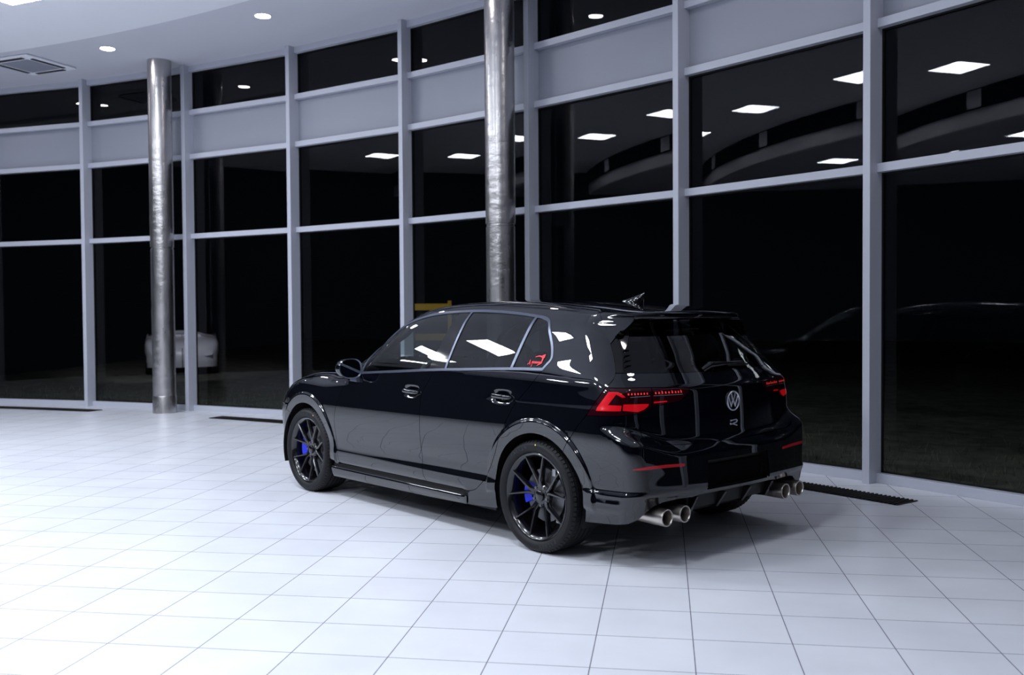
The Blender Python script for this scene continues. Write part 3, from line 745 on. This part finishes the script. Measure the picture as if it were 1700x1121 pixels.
# --- rear bumper
bl = [(0, .650), (.3, .651), (.45, .653), (.568, .660), (.618, .676), (.640, .692), (.651, .712), (.650, .77), (.646, .832), (.754, .826), (.909, .822), (.974, .741), (1.045, .634)]
low = [(.935, .236), (.901, .237), (.776, .247), (.731, .255), (.69, .276), (.650, .315), (.615, .345), (.56, .360), (.493, .365), (.40, .362), (.34, .370), (0, .374)]
ab = [q for q in arch_back if q[1] > .245]
rb_half = bl + ab + low
plate_hole = [(-.30, .395), (.30, .395), (.285, .556), (-.285, .556)]
plate_hole = dens(plate_hole, .03).tolist()
bump = panel('rear_bumper', M['paint'], sym(rb_half), holes=[plate_hole], step=.014, extra=rings(ARX), thick=.012, hgap=0)[0]
# recess for the number plate
V = []; pc = P3(plate_hole); k = len(pc)
back = pc.copy(); back[:, 0] = -.738
Fc = [(i, (i+1) % k, k+(i+1) % k, k+i) for i in range(k)]
mobj('plate_recess', list(pc)+list(back), Fc + [tuple(range(k, 2*k))], M['black'], bump)
mb = MB(); mb.box(-.752, -.744, -.26, .26, .415, .525); mb.build('number_plate', M['darkgap'], car, bevel=.003, label='blacked-out number plate')
for sg in (1, -1):
    refl = [(sg*s, z) for s, z in smooth([(.462, .556), (.56, .562), (.66, .562), (.715, .553)], 4) + smooth([(.715, .549), (.66, .546), (.56, .545), (.465, .541)], 4)]
    panel('rear_reflector', M['refl'], refl, off=.002, thick=.004, gap=0, step=.01, parent=bump)
    c = P3([(sg*.43, .60)])[0]; n_ = normal(np.array([c]))[0]
# lower diffuser and dark cavity
panel('diffuser', M['black'], [(-.41, .364), (.41, .364), (.37, .272), (-.37, .272)], off=-.045, thick=0, step=.03)
dif = [o for o in car.children if o.name.startswith('diffuser')][0]
cav = MB(); cav.box(-.62, -.50, -.76, .76, .29, .40); cav.build('rear_underside', M['black'], car)
for yy in (.36, .12, -.12, -.36):
    mb = MB(); t = .009; s = .03 if yy > 0 else -.03
    P = [(-.60, yy-t, .262), (-.60, yy+t, .262), (-.60, yy+t, .372), (-.60, yy-t, .372)]
    x1 = float(P3([(abs(yy), .37)])[0][0]) - .002
    Q = [(-.715, yy-t, .268), (-.715, yy+t, .268), (x1, yy+t, .362), (x1, yy-t, .362)]
    mb.hexa([P[0], Q[0], Q[1], P[1], P[3], Q[3], Q[2], P[2]]); mb.build('diffuser_fin', M['blackg'], dif, bevel=.003)
# exhaust tips
for yy in (.633, .483, -.483, -.633):
    z0 = .284; M4 = Matrix.Translation((-.775, yy, z0)) @ Matrix.Rotation(PI/2, 4, 'Y')
    mb = MB(); mb.lathe([(.036, .20), (.038, .006), (.0405, .0), (.0465, .0), (.0475, .004), (.0475, .08), (.043, .20)], 40, M4)
    ex = mb.build('exhaust_tip', M['steel'], car, True, auto=.6)
    mb = MB(); mb.lathe([(0, .05), (.037, .05)], 32, M4); mb.build('exhaust_bore', M['darkgap'], ex)
# --- lamps
def lamp(sg):
    o = panel('tail_light', M['redd'], [(sg*s, z) for s, z in LIGHT], off=.0, gap=.0015, step=.012, thick=.02)[0]
    # bright block (C shape) behind the outer lens
    C1 = [(.799, .953), (.757, .952), (.802, .884), (.742, .880), (.747, .851), (.857, .851), (.852, .868)]
    C3 = [(.757, .952), (.742, .944), (.722, .924), (.738, .922), (.757, .934), (.765, .940)]
    C2 = [(.734, .886), (.604, .883), (.606, .872), (.631, .853), (.663, .842), (.738, .853)]
    for c in (C1, C2, C3): panel('light_block', M['red'], [(sg*s, z) for s, z in c], off=.0012, thick=0, gap=0, step=.012, parent=o)
    panel('light_strip', M['chrome'], [(sg*s, z) for s, z in [(.70, .924), (.595, .927), (.595, .9235), (.70, .9205)]], off=.0018, thick=0, gap=0, step=.012, parent=o, label='thin pale strip in the red lamp')
    for i in range(7):
        s0 = .605 + .0165*i; panel('light_segment', M['redl'], [(sg*a, b) for a, b in [(s0, .934), (s0+.008, .934), (s0+.007, .944), (s0+.001, .944)]], off=.0015, thick=0, gap=0, parent=o, interior=False)
    i2 = panel('tailgate_light', M['redd'], [(sg*s, z) for s, z in [(.579, .969), (.358, .961), (.348, .953), (.355, .936), (.415, .890), (.579, .868)]], off=.0, gap=.0015, step=.012, thick=.02)[0]
    panel('light_strip', M['chrome'], [(sg*s, z) for s, z in [(.575, .927), (.40, .927), (.40, .9235), (.575, .9235)]], off=.0018, thick=0, gap=0, step=.012, parent=i2)
    panel('light_block', M['red'], [(sg*s, z) for s, z in [(.575, .893), (.500, .895), (.500, .888), (.575, .885)]], off=.0012, thick=0, gap=0, parent=i2, interior=False)
    for i in range(9):
        s0 = .405 + .019*i; panel('light_segment', M['redl'], [(sg*a, b) for a, b in [(s0, .934), (s0+.009, .934), (s0+.008, .946 if i % 3 else .952), (s0+.001, .944)]], off=.0015, thick=0, gap=0, parent=i2, interior=False)
lamp(1); lamp(-1)
bl_ = MB(); bl_.box(-.462, -.452, -.17, .17, 1.345, 1.352)
panel('high_brake_light', M['redd'], [(-.16, 1.338), (.16, 1.338), (.16, 1.345), (-.16, 1.345)], off=.001, thick=.002, gap=0)
# --- badges
xE = -.7395
em = empty('maker_emblem', (0, 0, 0), parent=car)
TB = Matrix.Translation((xE, 0, .866)) @ Matrix.Rotation(-PI/2, 4, 'Y')
mb = MB(); mb.lathe([(.0505, -.002), (.0505, .003), (.0525, .005), (.0565, .005), (.058, .003), (.058, -.002)], 64, TB, closed=False)
emr = mb.build('emblem_ring', M['chrome'], car, True, auto=.6); bpy.data.objects.remove(em)
def stroke(mb, a, b, w, x=xE, th=.002, zc=.866):
    a = Vector((0, a[0], a[1])); b = Vector((0, b[0], b[1])); d = (b-a); n = Vector((0, -d.z, d.y)).normalized()
    mb.obox(Vector((x, 0, zc)) + (a+b)/2, d/2, n*w/2, (th, 0, 0))
mb = MB()
w = .0058
stroke(mb, (.0200, .0470), (.0035, .0040), w); stroke(mb, (-.0200, .0470), (-.0035, .0040), w)
stroke(mb, (.0430, .0265), (.0185, -.0330), w); stroke(mb, (-.0430, .0265), (-.0185, -.0330), w)
stroke(mb, (.0200, -.0350), (.0035, .0020), w); stroke(mb, (-.0200, -.0350), (-.0035, .0020), w)
mb.build('emblem_letters', M['chrome'], emr, bevel=.0008)
mb = MB(); xr = float(P3([(0, .742)])[0][0]) - .002
def rs(a, b, w=.006): stroke(mb, a, b, w, xr, .0025, .742)
rs((.028, .012), (-.018, .016), .005); rs((-.018, .016), (-.030, .008), .006); rs((-.030, .008), (-.020, -.001), .006); rs((-.020, -.001), (.006, -.004), .005)
rs((.033, -.006), (.004, -.010), .006); rs((.004, -.010), (-.028, -.019), .006); rs((.034, .012), (.026, .012), .009); rs((.036, -.007), (.031, -.006), .011)
mb.build('r_badge', M['chrome'], car, bevel=.0006, label='small chrome R badge')
# --- wiper
c0 = P3([(.0, 1.070)])[0]; c1 = P3([(.14, 1.062)])[0]
mb = MB(); A_ = Vector(P3([(.115, 1.068)])[0]) + Vector((-.030, 0, .006)); B_ = Vector(P3([(.24, 1.078)])[0]) + Vector((-.028, 0, 0)); B_.y = -.24
A_.y = .115
mb.tube([A_ + Vector((.02, .03, -.03)), A_, A_.lerp(B_, .5), B_], [.016, .020, .012, .008], 10); wi = mb.build('rear_wiper', M['blackg'], car, True, auto=.8)
mb = MB(); mb.tube([Vector(P3([(.10, 1.052)])[0])+Vector((-.012, 0, 0)), Vector(P3([(.30, 1.060)])[0])*1.0+Vector((-.014, -.0, 0))], .006, 8)
q = P3([(-.30, 1.058)])[0]; q2 = P3([(-.08, 1.062)])[0]
mb = MB(); mb.tube([Vector(q2)+Vector((-.014, 0, .004)), Vector(q)+Vector((-.014, 0, .004))], .007, 8); mb.build('wiper_blade', M['black'], wi, True)
# --- roof antenna
zt = float(top([.02], [0])[0][2]); mb = MB(); V = []; nn = 14
prof = []
for i in range(nn+1):
    t = i/nn; x = .10 - .16*t; hgt = .012 + .060*t**1.2; wd_ = .038*(math.sin(PI*min(1, .15+.85*t))**.5)*(.5+.5*t) + .002; z0 = float(top([x], [0])[0][2]) - .002
    for j in range(9):
        a = PI*j/8; V.append((x - .012*math.sin(a)*t, wd_*math.cos(a), z0 + hgt*math.sin(a)**(.9)))
Fc = [(i*9+j, i*9+j+1, (i+1)*9+j+1, (i+1)*9+j) for i in range(nn) for j in range(8)] + [tuple(nn*9+j for j in range(9))]
mobj('roof_antenna', V, Fc, M['blackg'], car, True, auto=.9)
# --- door handles
for sg in (1, -1):
    for hx, hz, dr in ((1.215, .861, doorF), (.29, .883, doorR)):
        N_ = 22; V = []
        for i in range(N_+1):
            t = i/N_*2-1; x = hx + .092*t; zc = hz + .003*t; y0 = float(Wz(zc) + Wx(x)) + .012*(1-abs(t)**4) + .004; hh = .0135*(1-abs(t)**6)**.5 + .0005; th = .011*(1-abs(t)**6)**.5 + .001
            for j in range(12):
                a = 2*PI*j/12; V.append((x, sg*(y0 + th*math.copysign(abs(math.cos(a))**.7, math.cos(a))), zc + hh*math.copysign(abs(math.sin(a))**.7, math.sin(a))))
        Fc = [(i*12+j, i*12+(j+1) % 12, (i+1)*12+(j+1) % 12, (i+1)*12+j) for i in range(N_) for j in range(12)]
        mobj('door_handle', V, Fc, M['paint'], dr[0 if sg > 0 else 1], True, auto=1.0)
# --- mirrors
for sg in (1, -1):
    cx, cy, cz = 1.875, .942, .990; V = []; n1, n2 = 22, 12
    def mp_(t, a, gl=False):
        # t 0 = mirror face (rear), 1 = front tip ; a = around
        ry = .086*(1-t**2.6)**.5 + 1e-4; rz = .072*(1-t**2.6)**.5 + 1e-4
        c, s_ = math.cos(a), math.sin(a); y = ry*math.copysign(abs(c)**.72, c); z = rz*math.copysign(abs(s_)**.78, s_)
        if c > 0: z *= 1-.25*abs(c)**2
        return (cx + .115*t + .14*y - .01, sg*(cy + y + .01*t), cz + z + .008*y)
    for i in range(n2+1):
        for j in range(n1): V.append(mp_(i/n2, 2*PI*j/n1))
    Fc = [(i*n1+j, i*n1+(j+1) % n1, (i+1)*n1+(j+1) % n1, (i+1)*n1+j) for i in range(n2) for j in range(n1)]
    mh = mobj('door_mirror', V, Fc, M['paint'], car, True, auto=1.2)
    face = [Vector(mp_(0, 2*PI*j/n1)) for j in range(n1)]; ce = sum(face, Vector())/n1
    rim_ = [ce + (v-ce)*.90 + Vector((.006, 0, 0)) for v in face]
    mb = MB(); mb.add(face + rim_, [(j, (j+1) % n1, n1+(j+1) % n1, n1+j) for j in range(n1)]); mb.build('mirror_frame', M['trim'], mh, True)
    mobj('mirror_glass', [v + Vector((-.001, 0, 0)) for v in rim_], [tuple(range(n1))], M['mirror'], mh)
    mb = MB(); mb.hexa([(1.86, sg*.84, .885), (1.95, sg*.84, .885), (1.95, sg*.90, .895), (1.86, sg*.90, .895), (1.875, sg*.83, .945), (1.94, sg*.83, .945), (1.94, sg*.90, .955), (1.875, sg*.90, .955)]); mb.build('mirror_foot', M['trim'], mh, bevel=.004)
# --- sticker on the quarter window
def stick(pts, w=.006):
    P = P3(S(pts)); Nn = normal(P); V = []; Fc = []
    for i in range(len(P)):
        t = P[min(i+1, len(P)-1)] - P[max(i-1, 0)]; sd = np.cross(Nn[i], t); sd /= np.linalg.norm(sd); ww = w*(.35+.65*math.sin(PI*(i+.5)/len(P)))
        V += [P[i]-sd*ww/2+Nn[i]*.0005, P[i]+sd*ww/2+Nn[i]*.0005]
        if i: Fc.append((2*i-2, 2*i-1, 2*i+1, 2*i))
    return V, Fc
mb = MB()
def sk(p, w): mb.add(*stick(p, w))
sk(smooth([(.122, 1.078), (.108, 1.090), (.110, 1.104), (.104, 1.086), (.098, 1.076)]), .007)
for i in range(7):
    x = .092 - .0125*i; sk(smooth([(x, 1.083), (x-.003, 1.098), (x-.007, 1.086), (x-.010, 1.096)]), .0045)
sk(smooth([(.085, 1.082), (.083, 1.070), (.089, 1.068)]), .005)
sk(smooth([(.075, 1.122), (.045, 1.128), (.018, 1.122), (.010, 1.105), (.018, 1.086), (.040, 1.074)]), .010)
sk([(.022, 1.128), (.004, 1.134), (.004, 1.118)], .016); sk([(.012, 1.125), (.010, 1.112), (.012, 1.100)], .012)
mobj('window_sticker', mb.v, mb.f, M['sticker'], QW, label='red script sticker')
# --- wheels
def text_mesh(s, size, ext=.0008):
    cu = bpy.data.curves.new('t', 'FONT'); cu.body = s; cu.size = size; cu.extrude = ext; cu.align_x = 'CENTER'
    ob = bpy.data.objects.new('t', cu); COL.objects.link(ob); dg = bpy.context.evaluated_depsgraph_get(); me = bpy.data.meshes.new_from_object(ob.evaluated_get(dg))
    V = [v.co.copy() for v in me.vertices]; Fc = [tuple(q.vertices) for q in me.polygons]; bpy.data.objects.remove(ob); bpy.data.meshes.remove(me); return V, Fc
RW = .322
def make_wheel():
    """wheel about local Y axis pointing outwards (+y), centre at origin; outer face y=0"""
    RX = Matrix.Rotation(-PI/2, 4, 'X')        # z -> y
    mb = MB()
    mb.lathe([(.236, -.012), (.244, -.003), (.250, -.001), (.254, -.004), (.252, -.010)], 96, RX)
    mb.lathe([(.236, -.012), (.228, -.020), (.222, -.045), (.221, -.16), (.232, -.20), (.246, -.205)], 72, RX)
    rim = mb.build('wheel', M['rim'], None, True, auto=.7)
    mb = MB()
    for k in range(5):
        a0 = math.radians(90 + 72*k)
        for s in (-1, 1):
            a1 = a0 + s*math.radians(5.0); a2 = a0 + s*math.radians(18.0)
            pa = Vector((.050*math.cos(a1), 0, .050*math.sin(a1))); pm = Vector((.095*math.cos(a0+s*.13), 0, .095*math.sin(a0+s*.13))); pb = Vector((.243*math.cos(a2), 0, .243*math.sin(a2)))
            st = [(pa, .015, -.040, -.070), (pm, .0090, -.028, -.062), (pb, .0060, -.006, -.034)]
            V = []
            for i, (c, w_, yt, yb) in enumerate(st):
                d = (st[min(i+1, 2)][0] - st[max(i-1, 0)][0]).normalized(); n = Vector((-d.z, 0, d.x))
                for u, yy in ((-1.25, yb), (-.95, yt-.005), (-.55, yt), (.55, yt), (.95, yt-.005), (1.25, yb)): V.append(c + n*w_*u + Vector((0, yy, 0)))
            mb.add(V, [(i*6+j, (i+1)*6+j, (i+1)*6+(j+1) % 6, i*6+(j+1) % 6) for i in range(2) for j in range(6)])
            mb.add(V[12:18], [(0, 1, 2, 3, 4, 5)])
    mb.lathe([(.0, -.040), (.060, -.042), (.068, -.050), (.068, -.085)], 40, RX)
    sp = mb.build('spokes', M['rim'], rim, True, auto=.5)
    mb = MB(); mb.lathe([(0, -.026), (.026, -.027), (.032, -.031), (.033, -.045)], 32, RX); mb.build('hub_cap', M['rim'], rim, True, auto=.6)
    for k in range(5):
        a = math.radians(90+36+72*k); mb = MB(); mb.lathe([(0, -.036), (.0085, -.037), (.0095, -.045), (.0095, -.06)], 12, Matrix.Translation((.056*math.cos(a), 0, .056*math.sin(a))) @ RX); mb.build('wheel_bolt', M['disc'], rim, True, auto=.6)
    # tyre
    pr = [(.250, -.016), (.256, -.004), (.268, .006), (.285, .0115), (.300, .010), (.3095, .003), (.3130, -.004), (.3175, -.014), (RW-.0015, -.026)]
    tread = []
    y = -.026
    for (g0, g1) in ((-.058, -.066), (-.090, -.100), (-.125, -.135), (-.159, -.167)):
        tread += [(RW, g0), (RW-.007, g0-.0012), (RW-.007, g1+.0012), (RW, g1)]
    pr = pr + [(RW, -.032)] + tread + [(RW-.0015, -.199), (.3175, -.211), (.3130, -.221), (.300, -.234), (.285, -.236), (.262, -.225), (.246, -.208)]
    mb = MB(); mb.lathe(pr, 120, RX)
    # shoulder sipes: thin raised blocks around the outer shoulder
    for k in range(72):
        a = 2*PI*k/72; c = Vector((math.cos(a), 0, math.sin(a))); t = Vector((-math.sin(a), 0, math.cos(a)))
        mb.obox(c*.3165 + Vector((0, -.010, 0)), t*.0095, (c*.010 + Vector((0, -.013, 0)))*.55, (c*.6+Vector((0, .8, 0)))*.0022)
        mb.obox(c*(RW+.0005) + Vector((0, -.044, 0)), t*.0100+Vector((0, .002, 0)), Vector((0, .0125, 0)), c*.0012)
    ty = mb.build('tyre', M['rubber'], rim, True, auto=.5)
    # raised sidewall lettering
    def arc_text(lm, word, r, amid, size, step):
        n = len(word)
        for i, ch_ in enumerate(word):
            if ch_ == ' ': continue
            V0, F0 = text_mesh(ch_, size); a = amid + (n/2-.5-i)*step*1.0
            # seen from outside (+y), x forward is to the left: text runs clockwise
            V = []
            for v in V0:
                aa = a - v.x/r*1.0; rr = r + v.y; yy = .0118 - 14*(rr-.287)**2 - 10*max(0, rr-.300)*0 + v.z*.6 + .0004
                V.append((-rr*math.cos(PI-aa) if False else rr*math.cos(aa)*-1, yy, rr*math.sin(aa)))
            lm.add(V, F0)
    for am in (113, 290):
        lm = MB(); arc_text(lm, 'FALKEN', .277, math.radians(am), .030, math.radians(5.2)); mobj('sidewall_lettering', lm.v, lm.f, M['letter'], rim)
    a = math.radians(83); mb = MB(); mb.lathe([(0, .0012), (.0045, .0012), (.0045, 0)], 16, Matrix.Translation((-.302*math.cos(a), .0095, .302*math.sin(a))) @ RX); mb.build('paint_dot', M['ydot'], rim, label='yellow paint dot')
    return rim
def brakes(rim, r, front_dir, disc_y=-.085):
    RX = Matrix.Rotation(-PI/2, 4, 'X')
    mb = MB(); mb.lathe([(.075, disc_y), (r, disc_y), (r, disc_y-.028), (.075, disc_y-.028)], 64, RX)
    mb.lathe([(0, disc_y+.01), (.07, disc_y+.01), (.075, disc_y)], 40, RX); mb.build('brake_disc', M['disc'], rim, True, auto=.5)
    mb = MB(); V = []; n = 14; a0, a1 = math.radians(-23), math.radians(23)
    for i in range(n+1):
        a = a0 + (a1-a0)*i/n; r0, r1 = r*.64, r+.008
        for rr, yy in ((r0, disc_y-.04), (r0, disc_y+.020), (r1*.93, disc_y+.030), (r1, disc_y+.015), (r1, disc_y-.04)): V.append((front_dir*rr*math.cos(a), yy, rr*math.sin(a)))
    mb.add(V, [(i*5+j, (i+1)*5+j, (i+1)*5+j+1, i*5+j+1) for i in range(n) for j in range(4)] + [tuple(range(5)), tuple(n*5+j for j in range(5))])
    mb.build('brake_caliper', M['blue'], rim, label='blue brake caliper', auto=.6, smooth=True)
    mb = MB()  # small pale boxes added on the disc face
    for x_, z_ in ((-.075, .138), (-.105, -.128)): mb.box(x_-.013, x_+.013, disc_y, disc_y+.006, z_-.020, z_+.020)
    mb.build('disc_patch', M['pale_patch'], rim, label='small pale rectangular patch on the brake disc')
def copy_tree(o, parent):
    c = o.copy(); COL.objects.link(c); c.parent = parent
    for chd in list(o.children): copy_tree(chd, c)
    return c
YO = .876
w0 = make_wheel(); brakes(w0, .155, 1); w0.parent = car
wheels = []
for i, (x, sg, an) in enumerate(((0, 1, 4), (AX_F, 1, -16), (0, -1, 20), (AX_F, -1, 40))):
    wv = w0 if i == 0 else copy_tree(w0, car)
    wv.location = (x, sg*YO, RW)
    # spin only spokes/lettering, so the caliper keeps its place
    for chd in wv.children:
        if chd.name.split('.')[0] in ('spokes', 'wheel_bolt', 'hub_cap', 'sidewall_lettering', 'paint_dot'): chd.rotation_euler = (0, math.radians(an), 0)
    if sg < 0: wv.scale = (1, -1, 1)
    if x > 1:
        for chd in wv.children:
            if chd.name.startswith(('brake_disc', 'brake_caliper')): chd.scale = (1.15, 1, 1.15)
# --- arch liners, underside
for x in (0, AX_F):
    for sg in (1, -1):
        cx = ARX if x == 0 else AFX; mb = MB(); V = []; n = 40
        for i in range(n+1):
            a = math.radians(-20 + 220*i/n)
            V += [(cx+.374*math.cos(a), sg*.872, ARZ+.374*math.sin(a)), (cx+.374*math.cos(a), sg*.54, ARZ+.374*math.sin(a))]
        V.append((cx, sg*.54, ARZ)); Fc = [(2*i, 2*i+2, 2*i+3, 2*i+1) for i in range(n)] + [(2*i+1, 2*i+3, 2*n+2) for i in range(n)]
        mobj('wheel_arch_liner', V, Fc, M['black'], car, True)
mb = MB(); mb.box(-.42, 3.30, -.54, .54, .18, .24); mb.box(-.66, -.42, -.60, .60, .27, .29); mb.box(.40, 2.22, -.83, .83, .175, .24); mb.build('underbody', M['black'], car)
# --- cabin
def seat(cx, cy, back=False):
    w_ = .25; mb = MB()
    V = []; prof = [(.27, .34, .80), (.27, .44, .95), (.0, .43, 1), (-.20, .45, .98), (-.26, .60, 1), (-.30, .80, 1.0), (-.345, .95, .86), (-.37, 1.04, .62), (-.385, 1.12, .58), (-.40, 1.20, .52), (-.45, 1.205, .48), (-.46, 1.10, .58), (-.44, 1.0, .72), (-.40, .85, 1), (-.36, .55, 1), (-.33, .34, 1)]
    for s in (-1, -.72, 0, .72, 1):
        for x, z, q in prof:
            k = 1.0 if abs(s) < .8 else .94; V.append((cx + x + (.035 if abs(s) > .9 and z > .5 else 0), cy + s*w_*q, .34 + (z-.34)*k))
    m_ = len(prof); Fc = [(i*m_+j, i*m_+(j+1) % m_, (i+1)*m_+(j+1) % m_, (i+1)*m_+j) for i in range(4) for j in range(m_)] + [tuple(range(m_)), tuple(4*m_+j for j in range(m_))]
    o = mobj('rear_seat' if back else 'front_seat', V, Fc, M['seat'], car, True); sb = o.modifiers.new('s', 'SUBSURF'); sb.levels = 1; sb.render_levels = 2; return o
seat(1.22, .37); seat(1.22, -.37); seat(.42, .40, True); seat(.42, 0, True); seat(.42, -.40, True)
mb = MB(); V = []
for y in (-.76, -.4, 0, .4, .76):
    for x, z in ((2.12, .60), (1.72, .62), (1.66, .74), (1.68, .84), (1.76, .90), (1.95, .925), (2.14, .91)): V.append((x - .0*abs(y), y, z + (.015 if abs(y-.37) < .2 and z > .8 else 0)))
mb.add(V, [(i*7+j, i*7+j+1, (i+1)*7+j+1, (i+1)*7+j) for i in range(4) for j in range(6)]); da = mb.build('dashboard', M['dash'], car, True)
mb = MB(); mb.box(1.64, 1.66, .08, -.14, .82, .94); mb.build('centre_screen', M['blackg'], da)
SW = Matrix.Translation((1.56, .37, .86)) @ Matrix.Rotation(math.radians(-66), 4, 'Y')
mb = MB(); mb.lathe([(.182+.015*math.cos(a*PI/5), .015*math.sin(a*PI/5)) for a in range(10)], 48, SW, closed=True)
for a in (0, 2.4, -2.4):
    p0 = SW @ Vector((0, 0, -.01)); p1 = SW @ Vector((.18*math.cos(a+PI), .18*math.sin(a+PI), 0)); mb.tube([p0, p1], .014, 6)
mb.build('steering_wheel', M['dash'], car, True)
mb = MB(); mb.box(-.45, 2.3, -.76, .76, .26, .30); mb.build('cabin_floor', M['black'], car)
mb = MB(); mb.box(-.30, .0, -.55, .55, .86, .88); mb.build('parcel_shelf', M['seat'], car)
